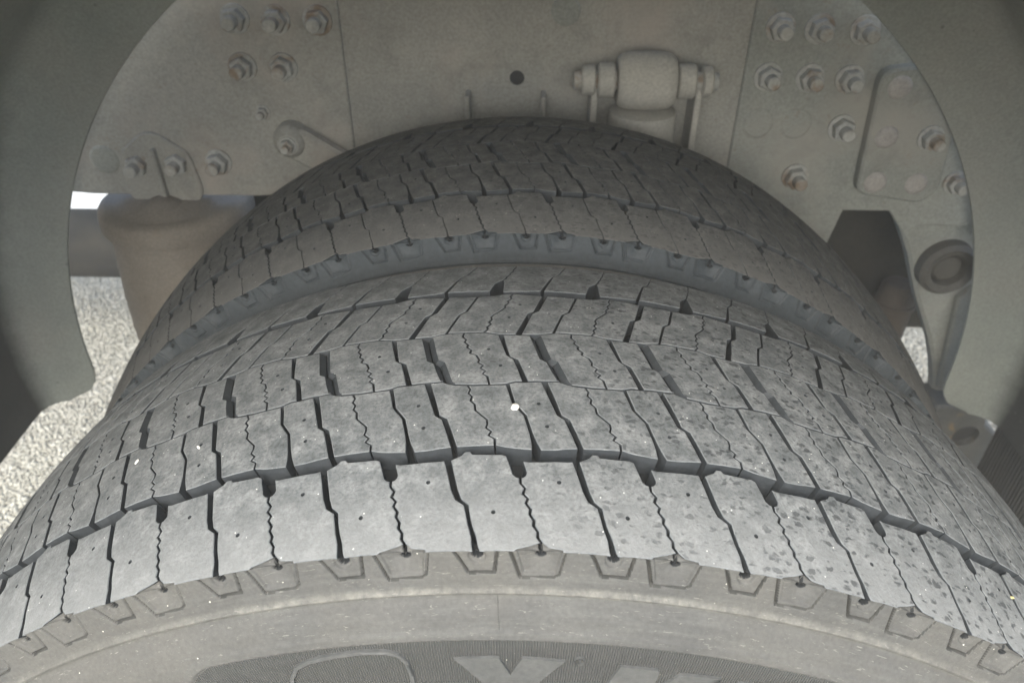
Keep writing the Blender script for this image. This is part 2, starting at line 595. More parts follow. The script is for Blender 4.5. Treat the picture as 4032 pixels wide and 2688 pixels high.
def Rv(v):
    """tread radius at lateral position v (mm)"""
    u_ = min(max((v - TW / 2) / (TW / 2), -1.05), 1.05)
    return R0 - KC * u_ * u_


def lerp_edges(tab, period):
    """piecewise-linear periodic v(theta)"""
    def f(th):
        a0 = tab[0][0]
        k = math.floor((th - a0) / period)
        q = th - k * period
        pts = tab + [(tab[0][0] + period, tab[0][1])]
        for (x0, y0), (x1, y1) in zip(pts, pts[1:]):
            if x0 - 1e-9 <= q <= x1 + 1e-9:
                return y0 + (y1 - y0) * (q - x0) / max(1e-9, x1 - x0)
        return pts[-1][1]
    return f


def breaks(tab, period, a_, b_):
    """breakpoints of an edge table strictly between two angles"""
    out = []
    for k in range(-4, 5):
        for (x, y) in tab:
            if a_ + 0.06 < x + k * period < b_ - 0.06:
                out.append((x + k * period, y))
    return sorted(out)


PITCH = 360.0 / 47.0


def wavy(pts, amp, n):
    """a zigzag sipe along a polyline given as (theta, v) with v rising"""
    vs = np.array([p[1] for p in pts]); th = np.array([p[0] for p in pts])
    out = []
    for i in range(n + 1):
        v = vs[0] + (vs[-1] - vs[0]) * i / n
        d = amp * (1 if i % 2 else -1) * (0.75 + 0.5 * random.random())
        if i in (0, n):
            d = 0
        out.append((float(np.interp(v, vs, th)) + d, float(v + (random.random() - 0.5) * 0.6 * (0 if i in (0, n) else 1))))
    return out


def dense(pts, step=6.0):
    out = [pts[0]]
    for p, q in zip(pts, pts[1:]):
        n = max(1, int(math.hypot((q[0] - p[0]) * 8.7, q[1] - p[1]) / step))
        for i in range(1, n + 1):
            out.append((p[0] + (q[0] - p[0]) * i / n, p[1] + (q[1] - p[1]) * i / n))
    return out


def shift(pts, d):
    return [(p[0] + d, p[1]) for p in pts]


def cut(line, f0, f1):
    """trim a rising line so that it starts on v=f0(theta) and ends on v=f1(theta)"""
    line = list(line)
    def ext(p, q, dv):
        s = (q[0] - p[0]) / (q[1] - p[1]) if abs(q[1] - p[1]) > 0.5 else 0.0
        s = max(-0.06, min(0.06, s))
        return (p[0] + s * dv, p[1] + dv)
    line = [ext(line[0], line[1], -8)] + line + [ext(line[-1], line[-2], 8)]
    th = [p[0] for p in line]; vs = [p[1] for p in line]
    t0, t1 = line[1][0], line[-2][0]
    for _ in range(6):
        t0 = float(np.interp(f0(t0), vs, th))
        t1 = float(np.interp(f1(t1), vs, th))
    v0, v1 = f0(t0), f1(t1)
    mid = [p for p in line if v0 + 0.7 < p[1] < v1 - 0.7]
    return [(t0, v0)] + mid + [(t1, v1)]


# row edges, theta in degrees, v in mm
R1B = [(-3.6, 0.25), (-3.0, 0.0), (-1.6, 0.2), (-0.9, 0.0), (-0.25, 0.3), (-0.1, 1.3), (0.55, 3.0), (1.18, 4.8), (1.42, 4.9), (1.7, 2.5), (2.1, 2.0), (2.45, 1.7), (2.52, 0.2), (3.2, 0.1)]
R1T = [(-4.1, 50.7), (-3.8, 52.4), (-3.5, 53.6), (-3.3, 55.9), (-3.0, 56.0), (-2.85, 54.2), (-1.07, 54.0), (-0.8, 53.0), (0.2, 50.0), (0.5, 49.6), (2.9, 50.4), (3.2, 50.6)]
R2B = [(0.9, 57.3), (2.05, 57.6), (3.5, 59.4), (4.06, 59.5), (6.2, 60.2), (6.9, 58.6)]
E23 = [(-4.77, 107.6), (-4.3, 106.2), (-3.0, 105.2), (-1.0, 105.7), (-0.37, 107.9), (2.5, 109.0)]
E34 = [(-5.5, 156.4), (-5.1, 156.9), (-2.68, 156.7), (-1.63, 154.0), (-0.05, 153.6), (1.12, 153.9)]
R4T = [(-0.75, 207.3), (-0.2, 206.4), (1.5, 204.6), (2.0, 204.5), (4.2, 203.6), (5.5, 204.4), (6.2, 206.6)]
R5B = [(-5.9, 213.0), (-4.4, 212.6), (-2.6, 212.4), (-1.5, 211.0), (0.4, 211.6)]
R5T = [(-4.0, 259.6), (-2.5, 260.0), (-1.0, 259.5), (-0.3, 259.9), (1.5, 259.6), (3.0, 260.0)]


def build_lines(g1):
    """left and right edge of every groove; g1 = width of the shoulder groove in degrees"""
    ln = {}
    c = [(-2.33, 0), (-2.4, 2.3), (-2.52, 7.5), (-2.76, 13.5), (-2.92, 19.5), (-3.02, 24.2), (-3.50, 27.4), (-3.76, 33), (-4.27, 50)]
    wl = [0.21, 0.17, 0.135, 0.12, 0.11, 0.14, 0.18, 0.19, 0.21]
    k = g1 / 0.40
    ln['G1'] = ([(p[0] - w_ * k, p[1]) for p, w_ in zip(c, wl)], [(p[0] + w_ * k, p[1]) for p, w_ in zip(c, wl)])
    s = wavy([(1.29, 1.5), (1.24, 6), (1.0, 10.6), (0.55, 23.5), (0.25, 33.7), (0.04, 39.8)], 0.085, 13)
    ln['S1'] = (shift(s, -0.08) + [(-0.20, 40.2), (-0.38, 41.8), (-0.46, 44), (-0.8, 53)],
                shift(s, 0.08) + [(0.27, 40.3), (0.41, 41.6), (0.43, 43.2), (0.2, 50)])
    m2 = [(1.0, 57.3), (0.84, 63), (0.68, 68.4), (0.3, 81.3), (0.05, 84.5), (-0.43, 90.3), (-0.87, 106)]
    wm = [0.28, 0.15, 0.11, 0.10, 0.10, 0.10, 0.12]
    ln['M2'] = ([(p[0] - w_, p[1]) for p, w_ in zip(m2, wm)], [(p[0] + w_, p[1]) for p, w_ in zip(m2, wm)])
    ln['W2'] = ([(3.55, 57.6), (2.75, 79.0), (2.28, 82.0), (1.36, 107)], [(3.90, 58.5), (3.08, 79.2), (2.60, 82.2), (1.78, 107)])
    s = [(6.22, 58), (6.14, 60.5)] + wavy([(6.1, 62), (5.85, 67.5), (5.62, 75)], 0.13, 5)[1:] + [(5.58, 78), (4.82, 85.0)] + wavy([(4.78, 86.5), (4.53, 93), (4.21, 105)], 0.08, 6)[1:]
    ln['S2'] = (shift(s, -0.07), shift(s, 0.07))
    s = [(-2.05, 105.8)] + wavy([(-2.2, 110), (-2.37, 114), (-2.57, 120), (-2.85, 128)], 0.12, 7)[1:] + wavy([(-2.92, 129.4), (-3.35, 134.4), (-3.6, 139), (-3.85, 145), (-4.13, 155)], 0.11, 9)[1:]
    ln['S3'] = (shift(s, -0.07), shift(s, 0.07))
    ln['W3'] = ([(0.1, 108.4), (-0.54, 128.4), (-1.01, 132.0), (-1.66, 153.5)], [(0.46, 108.9), (-0.21, 127.9), (-0.76, 131), (-1.28, 153)])
    m = [(2.77, 108.4), (2.08, 126.4), (1.63, 128.9), (0.98, 152)]
    ln['M3'] = (shift(m, -0.06), shift(m, 0.06))
    s = wavy([(-2.68, 157), (-2.53, 160.3), (-2.31, 166), (-2.27, 172), (-2.09, 178)], 0.09, 7) + [(-1.61, 183.2)] + wavy([(-1.55, 184), (-1.26, 188.5), (-1.06, 195.5), (-0.75, 207)], 0.08, 7)[1:]
    ln['S4'] = (shift(s, -0.07), shift(s, 0.07))
    ln['W4'] = ([(-0.46, 154), (0.43, 179.6), (0.85, 182.3), (1.55, 205)], [(0.0, 154), (0.79, 179.7), (1.28, 183.5), (1.98, 205.5)])
    m = [(2.27, 156.8), (3.03, 179.5), (3.5, 183.3), (4.18, 204)]
    ln['M4'] = (shift(m, -0.09), shift(m, 0.09))
    m = [(-6.08, 213), (-5.18, 238.4), (-4.62, 244.0), (-3.95, 260)]
    wm = [0.14, 0.06, 0.06, 0.06]
    ln['G5'] = ([(p[0] - w_, p[1]) for p, w_ in zip(m, wm)], [(p[0] + w_, p[1]) for p, w_ in zip(m, wm)])
    s = wavy([(-1.62, 231), (-1.34, 236), (-0.81, 250), (-0.56, 260)], 0.05, 8)
    ln['S5'] = ([(-2.6, 212.5), (-2.25, 225), (-1.95, 228.5)] + shift(s, -0.05), [(-1.5, 211), (-1.5, 228)] + shift(s, 0.05))
    return ln


def block_defs(ln):
    P = PITCH
    f1b, f1t = lerp_edges(R1B, P), lerp_edges(R1T, P)
    f2b = lerp_edges(R2B, P)
    e23, e34 = lerp_edges(E23, P), lerp_edges(E34, P)
    f4t, f5b, f5t = lerp_edges(R4T, P), lerp_edges(R5B, P), lerp_edges(R5T, P)
    gp = 0.55
    up_ = lambda f: (lambda th: f(th) + gp)
    dn_ = lambda f: (lambda th: f(th) - gp)
    rows = {
        1: (f1b, R1B, 0, f1t, R1T, 0),
        2: (f2b, R2B, 0, dn_(e23), E23, -gp),
        3: (up_(e23), E23, gp, dn_(e34), E34, -gp),
        4: (up_(e34), E34, gp, f4t, R4T, 0),
        5: (f5b, R5B, 0, f5t, R5T, 0)}
    # row, left groove (its right edge), right groove (its left edge), wraps to next pitch?, pin holes, chamfered sides
    spec = [
        (1, 'G1', 'S1', 0, [(-1.45, 20.1)], ''), (1, 'S1', 'G1', 1, [(2.32, 37.7)], ''),
        (2, 'M2', 'W2', 0, [(1.15, 90.2), (1.66, 73.4)], ''), (2, 'W2', 'S2', 0, [], ''), (2, 'S2', 'M2', 1, [], ''),
        (3, 'S3', 'W3', 0, [(-2.26, 138.1), (-1.37, 122.2)], ''), (3, 'W3', 'M3', 0, [], 'R'), (3, 'M3', 'S3', 1, [], 'L'),
        (4, 'S4', 'W4', 0, [(-0.15, 191.5), (-0.95, 174.0)], ''), (4, 'W4', 'M4', 0, [], ''), (4, 'M4', 'S4', 1, [], ''),
        (5, 'G5', 'S5', 0, [], ''), (5, 'S5', 'G5', 1, [], '')]
    out = []
    for row, a_, b_, wrap, holes, ch in spec:
        f0, t0, g0, f1, t1, g1 = rows[row]
        left = cut(ln[a_][1], f0, f1)
        right = cut(shift(ln[b_][0], P * wrap), f0, f1)
        topb = [(x, y + g1) for x, y in breaks(t1, P, left[-1][0], right[-1][0])]
        botb = [(x, y + g0) for x, y in breaks(t0, P, left[0][0], right[0][0])]
        poly, tag_ = [], []
        bot = dense([left[0]] + botb + [right[0]], 3.0)
        rgt = dense(right, 7)
        top = dense([right[-1]] + topb[::-1] + [left[-1]], 6)
        lft = dense(left[::-1], 7)
        for seg, tg in ((bot, 'B'), (rgt, 'R'), (top, 'T'), (lft, 'L')):
            for p in seg[:-1]:
                q = p
                if row == 1 and tg == 'B':
                    q = (p[0], p[1] + random.uniform(-0.25, 0.35))
                elif tg in 'BT':
                    q = (q[0] + random.uniform(-0.012, 0.012), q[1] + random.uniform(-0.14, 0.14))
                else:
                    q = (q[0] + random.uniform(-0.014, 0.014), q[1])
                poly.append(q); tag_.append(tg)
        # corner vertices belong to the chamfered side too
        n = len(poly)
        cham = [0.0] * n
        for i in range(n):
            prev = tag_[i - 1]
            if ch and (tag_[i] == ch or prev == ch):
                cham[i] = 0.34
        foot = [11.0 if row == 1 and tag_[i] == 'B' else 0.0 for i in range(n)]
        if row == 1:
            foot = [max(foot[i], 11.0 if (tag_[i] == 'R' and tag_[i - 1] == 'B') else 0.0) for i in range(n)]
            lo = min(p[1] for p in poly)
            foot = [f_ if f_ else max(0.0, 11.0 - (p[1] - lo)) for f_, p in zip(foot, poly)]
        out.append((row, poly, holes, cham, ch, foot))
    return out


def block_mesh(name, row, poly, holes, cham, ch, foot, ks, m_top):
    """a tread block: crowned top with pin holes, worn edge painted lighter, side walls down to the groove floor"""
    mm = 8.72                                     # mm per degree
    flat = [(p[0] * mm, p[1]) for p in poly]
    top = inset(flat, 0.42)
    for i, c in enumerate(cham):
        if c:
            d = -c * mm if ch == 'R' else c * mm
            top[i] = (flat[i][0] + d, top[i][1])
    hol = [circ(h[0] * mm, h[1], 1.15, 10) for h in holes]
    xs = [p[0] for p in top]; ys = [p[1] for p in top]
    pts = []
    for i in range(1, 6):
        for j in range(1, 9):
            q = (min(xs) + (max(xs) - min(xs)) * i / 6, min(ys) + (max(ys) - min(ys)) * j / 9)
            if inpoly(q, inset(top, 1.2)) and not any(math.hypot(q[0] - h[0] * mm, q[1] - h[1]) < 3 for h in holes):
                pts.append(q)
    v2, f2, mp = fill(top, hol, pts)
    def P3(q, d):
        th = math.radians(q[0] / mm * ks)
        r = Rv(q[1]) - d
        return (r * math.sin(th), q[1] / 1000.0, r * math.cos(th))
    verts = [P3(q, 0) for q in v2]
    faces = [f for f in f2]; mi = [0] * len(faces)
    n = len(flat)
    ring0 = [mp[i] for i in range(n)]
    s1 = len(verts); verts += [P3(q, 0.0003 if not c else 0.0032) for q, c in zip(flat, cham)]
    s2 = len(verts); verts += [P3((q[0], q[1] + f_), DEPTH + 0.001) for q, f_ in zip(inset(flat, -0.15), foot)]
    for i in range(n):
        j = (i + 1) % n
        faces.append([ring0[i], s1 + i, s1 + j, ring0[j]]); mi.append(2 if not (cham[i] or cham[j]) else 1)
        faces.append([s1 + i, s2 + i, s2 + j, s1 + j]); mi.append(1)
    k = n
    for h in hol:
        m_ = len(h)
        s3 = len(verts); verts += [P3(q, 0.004) for q in h]
        for i in range(m_):
            j = (i + 1) % m_
            faces.append([mp[k + i], mp[k + j], s3 + j, s3 + i]); mi.append(1)
        faces.append([s3 + i for i in range(m_)]); mi.append(1)
        k += m_
    me = pymesh(name, verts, faces, mi)
    bm = bmesh.new(); bm.from_mesh(me)
    bmesh.ops.recalc_face_normals(bm, faces=bm.faces)
    bm.to_mesh(me); bm.free()
    me.polygons.foreach_set('use_smooth', [True] * len(me.polygons))
    me.set_sharp_from_angle(angle=math.radians(28))
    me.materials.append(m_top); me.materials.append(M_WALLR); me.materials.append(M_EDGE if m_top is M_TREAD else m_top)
    return me


def sstep(x, a_, b_):
    t_ = np.clip((x - a_) / (b_ - a_), 0, 1)
    return t_ * t_ * (3 - 2 * t_)


def seg_dist(X, Y, p, q):
    px, py = p; qx, qy = q
    dx, dy = qx - px, qy - py
    t_ = np.clip(((X - px) * dx + (Y - py) * dy) / (dx * dx + dy * dy), 0, 1)
    return np.hypot(X - px - t_ * dx, Y - py - t_ * dy)


def shoulder_mesh(name, npitch, ks, nc):
    """the outer shoulder wall with drain pits and engraved trapezoids under every groove"""
    P = PITCH
    qs = np.concatenate([np.linspace(-9, -0.5, 15), np.linspace(0, 3.9, 9), np.linspace(4.4, 14.8, 22), np.linspace(15.6, 22, 8), [22.6, 23.2, 23.8, 24.4]])
    th = np.arange(nc) / nc * P - 4.2              # one pitch
    TH, Q = np.meshgrid(th, qs, indexing='ij')
    X = TH * 8.5                                   # mm along the edge
    wall = np.clip(Q, 0, None)
    v = np.where(Q < 0, -Q, -6.0 * (wall / 23.6) ** 1.2)
    r = np.where(Q < 0, [[Rv(-q) * 1000 if q < 0 else 0 for q in qs]] * nc, Rv(0) * 1000 - wall)
    d = np.zeros_like(X)                           # depth below the skin (mm)
    # beside the grooves the skin lies just inside the blocks; in the sipe recess it is open to view
    edge = np.interp(TH, [p[0] for p in R1B], [p[1] for p in R1B])
    cone = np.clip(1 - np.hypot((X - 1.27 * 8.5) / 9.5, (Q - 0.5) / 11.5), 0, 1)
    tl = -0.12 + np.clip(Q, -3, 13) / 13 * 0.42; tr = 2.46 - np.clip(Q, -3, 13) / 13 * 0.26
    ins = sstep(TH, tl, tl + 0.10) * (1 - sstep(TH, tr - 0.10, tr)) * (1 - sstep(Q, 11.4, 12.8))
    d += np.where(Q < 0, 0.9 * sstep(-Q, 0.0, 0.8), 0) * (1 - ins)
    d += ins * (1.3 + 3.8 * cone ** 1.3)
    line = np.zeros_like(X)
    for pts_, w_, dep in (([(-0.45, -0.4), (0.10, 14.2)], 0.85, 2.0), ([(2.66, -0.5), (2.38, 12.4), (2.08, 14.0), (0.25, 14.6)], 0.5, 1.1),
                          ([(-3.58, -0.3), (-2.84, 12.2), (-1.34, 11.8), (-1.16, -0.3)], 0.8, 2.1)):
        dd = np.full_like(X, 1e9)
        for p, q in zip(pts_, pts_[1:]):
            dd = np.minimum(dd, seg_dist(X, Q, (p[0] * 8.5, p[1]), (q[0] * 8.5, q[1])))
        ln_ = (1 - sstep(dd, w_ * 0.45, w_ * 1.25)) * (Q >= -0.9)
        line = np.maximum(line, ln_ * dep / 2.0)
        d += dep * 1.25 * ln_
    # small raised moulding marks
    for p, q in (((-1.0, 13.4), (-0.25, 13.6)), ((-1.0, 14.4), (-0.3, 14.5)), ((-4.0, 12.0), (-3.75, 14.0)), ((3.0, 16.5), (3.25, 16.5)), ((2.75, 5), (2.8, 11)), ((-2.2, 5.5), (-1.9, 6.8)), ((-3.1, 3.0), (-2.9, 4.5))):
        dd = seg_dist(X, Q, (p[0] * 8.5, p[1]), (q[0] * 8.5, q[1]))
        d -= 0.5 * (1 - sstep(dd, 0.2, 0.7))
    # grooves run out through the edge and end in round pits
    gl = np.interp(-Q, [0, 2.3, 7.5, 13], [-2.33, -2.40, -2.52, -2.74])
    gm = (1 - sstep(np.abs(TH - gl) * 8.5, 1.5, 2.3)) * (1 - sstep(Q, 0.2, 1.6))
    sl = np.interp(-Q, [-1, 1.5, 6, 10], [1.29, 1.29, 1.24, 1.03])
    gm = np.maximum(gm, (1 - sstep(np.abs(TH - sl) * 8.5, 0.6, 1.1)) * (1 - sstep(Q, 0.0, 1.0)))
    pit = np.zeros_like(X)
    for cx, cq, rr in ((1.27, 2.0, 2.7), (-2.3, 1.6, 3.0)):
        e = np.hypot(X - cx * 8.5, Q - cq)
        pit = np.maximum(pit, 1 - sstep(e, rr * 0.7, rr * 1.15))
    e = np.hypot(X + 2.3 * 8.5, Q - 2.6)
    d += 1.6 * (1 - sstep(e, 3.8, 4.6)) * sstep(Q, -1.0, 0.5)
    d = np.maximum(d, np.maximum(gm, pit) * 8.5)
    # worn lip above the sidewall
    d -= 1.3 * np.exp(-((Q - 22.6) / 0.9) ** 2)
    rng = np.random.RandomState(3)
    d += rng.normal(0, 0.05, d.shape)
    a_ = np.interp(Q, [-4, 0, 5], [0.0, 0.8, 1.30])       # direction of depth: radial, then axial
    y = v + d * np.sin(a_)
    rr_ = r - d * np.cos(a_)
    cols = nc * npitch
    idx = np.arange(cols)
    ang = np.radians(((idx // nc) * P + th[idx % nc]) * ks)
    Y = y[idx % nc]; RR = rr_[idx % nc]
    V = np.stack([RR * np.sin(ang)[:, None], Y, RR * np.cos(ang)[:, None]], -1) / 1000.0
    nr = len(qs)
    a_ = (idx[:, None] * nr + np.arange(nr - 1)[None]).ravel()
    b_ = (((idx + 1) % cols)[:, None] * nr + np.arange(nr - 1)[None]).ravel()
    F = np.stack([a_, a_ + 1, b_ + 1, b_], -1)
    sel = np.where(np.maximum(gm, pit) > 0.35, 1, np.where(line > 0.42, 2, 0))  # dark rubber in pits and groove ends also paints in their shade
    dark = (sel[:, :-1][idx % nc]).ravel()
    return np_mesh(name, V.reshape(-1, 3), F, dark)


def np_mesh(name, V, F, mi=None):
    me = bpy.data.meshes.new(name)
    me.vertices.add(len(V)); me.vertices.foreach_set('co', np.ascontiguousarray(V, dtype=np.float32).ravel())
    me.loops.add(F.size); me.loops.foreach_set('vertex_index', F.ravel().astype(np.int32))
    me.polygons.add(len(F))
    me.polygons.foreach_set('loop_start', np.arange(0, F.size, 4, dtype=np.int32))
    me.polygons.foreach_set('loop_total', np.full(len(F), 4, dtype=np.int32))
    me.polygons.foreach_set('use_smooth', np.ones(len(F), dtype=bool))
    if mi is not None:
        me.polygons.foreach_set('material_index', mi.astype(np.int32))
    me.update(calc_edges=True)
    me.validate()
    return me


def side_y(r):
    """sidewall bulge: y (m) at radius r (m)"""
    rs = [0.27, 0.29, 0.32, 0.36, 0.39, 0.41, 0.433, 0.4416, 0.452, 0.4600, 0.4606]
    ys = [0.030, 0.012, -0.006, -0.019, -0.022, -0.0212, -0.0185, -0.0165, -0.0115, -0.0045, -0.0045]
    return np.interp(r, rs, ys)


PANEL = (-23.4, 62.0, 0.366, 0.4400)       # degrees, radii of the ribbed lettering panel


def sidewall_mesh(name):
    th = np.radians(np.concatenate([np.arange(-46, 46, 0.16), np.arange(46, 314, 2.0)]))
    rs = np.concatenate([np.linspace(0.4612, 0.39, 130), np.linspace(0.388, 0.27, 40)])
    T, R = np.meshgrid(th, rs, indexing='ij')
    y = side_y(R)
    # soft rolling of the wall instead of straight facets
    ker = np.ones(9) / 9.0
    base = np.convolve(np.pad(side_y(rs), 4, mode='edge'), ker, mode='valid')
    y = np.repeat(base[None], len(th), 0)
    out = np.zeros_like(y)
    deg = np.degrees(T)
    arc = deg * np.pi / 180 * 0.42 * 1000        # mm round the wall
    # rounded panel: signed distance to a box in (arc, radius)
    a0, a1 = PANEL[0] * np.pi / 180 * 420, PANEL[1] * np.pi / 180 * 420
    r0, r1 = PANEL[2] * 1000, PANEL[3] * 1000
    cx, cy, hx, hy = (a0 + a1) / 2, (r0 + r1) / 2, (a1 - a0) / 2, (r1 - r0) / 2
    rad = 22.0
    qx = np.abs(arc - cx) - hx + rad; qy = np.abs(R * 1000 - cy) - hy + rad
    sd = np.hypot(np.maximum(qx, 0), np.maximum(qy, 0)) + np.minimum(np.maximum(qx, qy), 0) - rad
    out += 0.9 * (1 - sstep(np.abs(sd - 2.6), 1.9, 2.7))          # smooth raised border
    out -= 0.5 * (1 - sstep(sd, -0.2, 0.5))                       # sunken ribbed field
    # circumferential bead lines
    for rr, h, w_ in ((0.4455, 0.18, 0.35), (0.352, 0.8, 1.0), (0.34, 0.8, 1.0)):
        out += h * np.exp(-(((R - rr) * 1000) / w_) ** 2)
    rng = np.random.RandomState(5)
    for _ in range(26):
        ca, cr, ss = rng.uniform(-230, 230), rng.uniform(438, 458), rng.uniform(0.5, 1.1)
        out += 0.5 * np.exp(-(((arc - ca) / ss) ** 2 + ((R * 1000 - cr) / ss) ** 2))
    y = y - out / 1000.0
    V = np.stack([R * np.sin(T), y, R * np.cos(T)], -1)
    nth, nr = R.shape
    idx = np.arange(nth)
    a_ = (idx[:, None] * nr + np.arange(nr - 1)[None]).ravel()
    b_ = (((idx + 1) % nth)[:, None] * nr + np.arange(nr - 1)[None]).ravel()
    F = np.stack([a_, a_ + 1, b_ + 1, b_], -1)
    mi = (sd[:, :-1] < -0.4).ravel()
    return np_mesh(name, V.reshape(-1, 3), F, mi)


def carcass_mesh(name):
    """groove floor, inner shoulder and inner sidewall"""
    prof = []
    for v in np.linspace(7, 253, 42):
        prof.append((Rv(v) - DEPTH, v / 1000))
    prof += [(Rv(257) - 0.006, 0.2575), (Rv(260) - 0.003, 0.2597)]
    for r in (0.478, 0.470, 0.4617):
        prof.append((r, 0.260 + 0.006 * (0.4853 - r) / 0.0236))
    for r in (0.4600, 0.452, 0.4416, 0.433, 0.41, 0.39, 0.36, 0.32, 0.29, 0.27):
        prof.append((r, 0.26 - float(side_y(r))))
    return lathe(name, prof, 180, 'Y')


def polar_plate(name, poly, h, soft=0.35):
    """a raised figure on the sidewall; poly in (arc mm at r=0.42, radius mm)"""
    poly = ccw(list(poly))
    pts = []
    base = dense([(p[0] / 8.7, p[1]) for p in poly + [poly[0]]], 3.0)[:-1]
    base = [(p[0] * 8.7, p[1]) for p in base]
    top = inset(base, soft)
    xs = [p[0] for p in top]; ys = [p[1] for p in top]
    for i in range(1, 12):
        for j in range(1, 10):
            q = (min(xs) + (max(xs) - min(xs)) * i / 12, min(ys) + (max(ys) - min(ys)) * j / 10)
            if inpoly(q, inset(top, 0.6)):
                pts.append(q)
    v2, f2, mp = fill(top, (), pts)
    def P3(q, d):
        th = q[0] / 420.0
        r = q[1] / 1000
        return (r * math.sin(th), float(side_y(r)) - d / 1000, r * math.cos(th))
    verts = [P3(q, h) for q in v2]; faces = list(f2)
    n = len(base); ring0 = [mp[i] for i in range(n)]
    s1 = len(verts); verts += [P3(q, -0.9) for q in base]
    for i in range(n):
        j = (i + 1) % n
        faces.append([ring0[i], s1 + i, s1 + j, ring0[j]])
    me = pymesh(name, verts, faces)
    bm = bmesh.new(); bm.from_mesh(me)
    bmesh.ops.recalc_face_normals(bm, faces=bm.faces)
    bm.to_mesh(me); bm.free()
    return me


MESH_SIDE = sidewall_mesh('sidewall')
MESH_CARC = carcass_mesh('carcass')
MESH_SIDE.materials.append(M_SIDE); MESH_SIDE.materials.append(M_RIB)
MESH_CARC.materials.append(M_CARC)
MESH_CARC.polygons.foreach_set('use_smooth', [True] * len(MESH_CARC.polygons))


def make_tyre(name, y0, npitch, phase, g1, label, seen, spin, nc, m_sh, m_top):
    t = empty(name, (0, y0, ZO), label=label, category='tyre', group='twin tyres on the axle')
    ks = 47.0 / npitch
    step = 360.0 / npitch
    ln = build_lines(g1)
    defs = block_defs(ln)
    meshes = [block_mesh('tread_block', *d, ks, m_top) for d in defs]
    ca = link('carcass', MESH_CARC, t)
    sh_ = shoulder_mesh('shoulder', npitch, ks, nc)
    sh = link('shoulder', sh_, t, mats=[m_sh, M_CARC, M_LINE_DARK if m_sh is M_SIDE else m_sh])
    sh.rotation_euler = (0, math.radians(phase), 0)
    sw = link('sidewall', MESH_SIDE, t)
    sw.rotation_euler = (0, math.radians(spin), 0)
    rest_v, rest_f, rest_m = [], [], []
    for k in range(npitch):
        ang = phase + k * step
        ang = (ang + 180) % 360 - 180
        if abs(ang) < seen:
            for me in meshes:
                o = bpy.data.objects.new('tread_block', me)
                COL.objects.link(o)
                o.parent = t
                o.rotation_euler = (0, math.radians(ang), 0)
        else:
            ca_, sa_ = math.cos(math.radians(ang)), math.sin(math.radians(ang))
            for me in meshes:
                n = len(me.vertices)
                co = np.empty(n * 3, dtype=np.float32); me.vertices.foreach_get('co', co); co = co.reshape(-1, 3)
                s = sum(len(x) for x in rest_v)
                rest_v.append(np.stack([co[:, 0] * ca_ + co[:, 2] * sa_, co[:, 1], -co[:, 0] * sa_ + co[:, 2] * ca_], -1))
                for p in me.polygons:
                    rest_f.append([i + s for i in p.vertices]); rest_m.append(p.material_index)
    me = pymesh('far_tread_blocks', np.concatenate(rest_v).tolist(), rest_f, rest_m)
    o = link('hidden_side_tread', me, t, mats=[m_top, M_WALLR, m_top], kind='stuff')
    rim = lathe('wheel_rim', [(0.0, 0.10), (0.10, 0.10), (0.13, 0.085), (0.24, 0.05), (0.262, 0.02), (0.279, 0.012), (0.279, 0.02), (0.255, 0.05), (0.25, 0.22), (0.279, 0.248)], 72, 'Y')
    link('rim', rim, t, mats=[M_DARKMETAL], smooth=35)
    return t


tyre = make_tyre('truck_tyre', 0.0, 47, 0.0, 0.40,
                 'worn grey tyre in front with big tread blocks and lettered sidewall', 64, 0.0, 140, M_SIDE, M_TREAD)
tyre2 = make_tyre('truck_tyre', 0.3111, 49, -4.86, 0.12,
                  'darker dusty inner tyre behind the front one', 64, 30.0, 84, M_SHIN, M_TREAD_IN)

# raised lettering, emblem outline and mould seam on the front tyre's sidewall (arc mm, radius mm)
def A(x, z):
    return (math.atan2(x, z) * 420.0, math.hypot(x, z) * 1000)


letters = {
    'letter_x': ([(-30.8, 428.5), (-9.5, 429.5), (-8.2, 428.8), (-3.0, 417.5), (2.2, 428.8), (3.6, 429.5), (24.0, 427.8), (10.0, 409), (24, 388), (3, 388), (-3, 400), (-9, 388), (-31, 388), (-16.5, 409)], 'raised letter X'),
    'letter_m': ([(50.5, 427.2), (69.2, 427.2), (70.8, 425.8), (70.2, 410.5), (80.2, 425.4), (81.5, 426.2), (102, 427.4), (97, 388), (81, 388), (82.5, 406), (71, 390), (64, 390), (60.5, 409), (54, 388), (38, 388)], 'raised letter M'),
    'letter_u': ([(111, 426.4), (113, 427.3), (127.5, 427.3), (123.5, 404), (128, 398), (135, 404), (139, 427.3), (155, 427.3), (150, 398), (138, 388), (116, 388), (106, 398)], 'raised letter U')}
for nm, (poly, lb) in letters.items():
    o = link(nm, polar_plate(nm, poly, 0.75), tyre, mats=[M_LETTER], smooth=30)
    o['label'] = lb


def polar_tube(name, pts, w, h):
    """a raised line on the sidewall"""
    left, right = [], []
    for i, p in enumerate(pts):
        a_ = pts[max(0, i - 1)]; b_ = pts[min(len(pts) - 1, i + 1)]
        d = Vector((b_[0] - a_[0], b_[1] - a_[1])).normalized()
        left.append((p[0] - d.y * w, p[1] + d.x * w)); right.append((p[0] + d.y * w, p[1] - d.x * w))
    return polar_plate(name, left + right[::-1], h, 0.3)


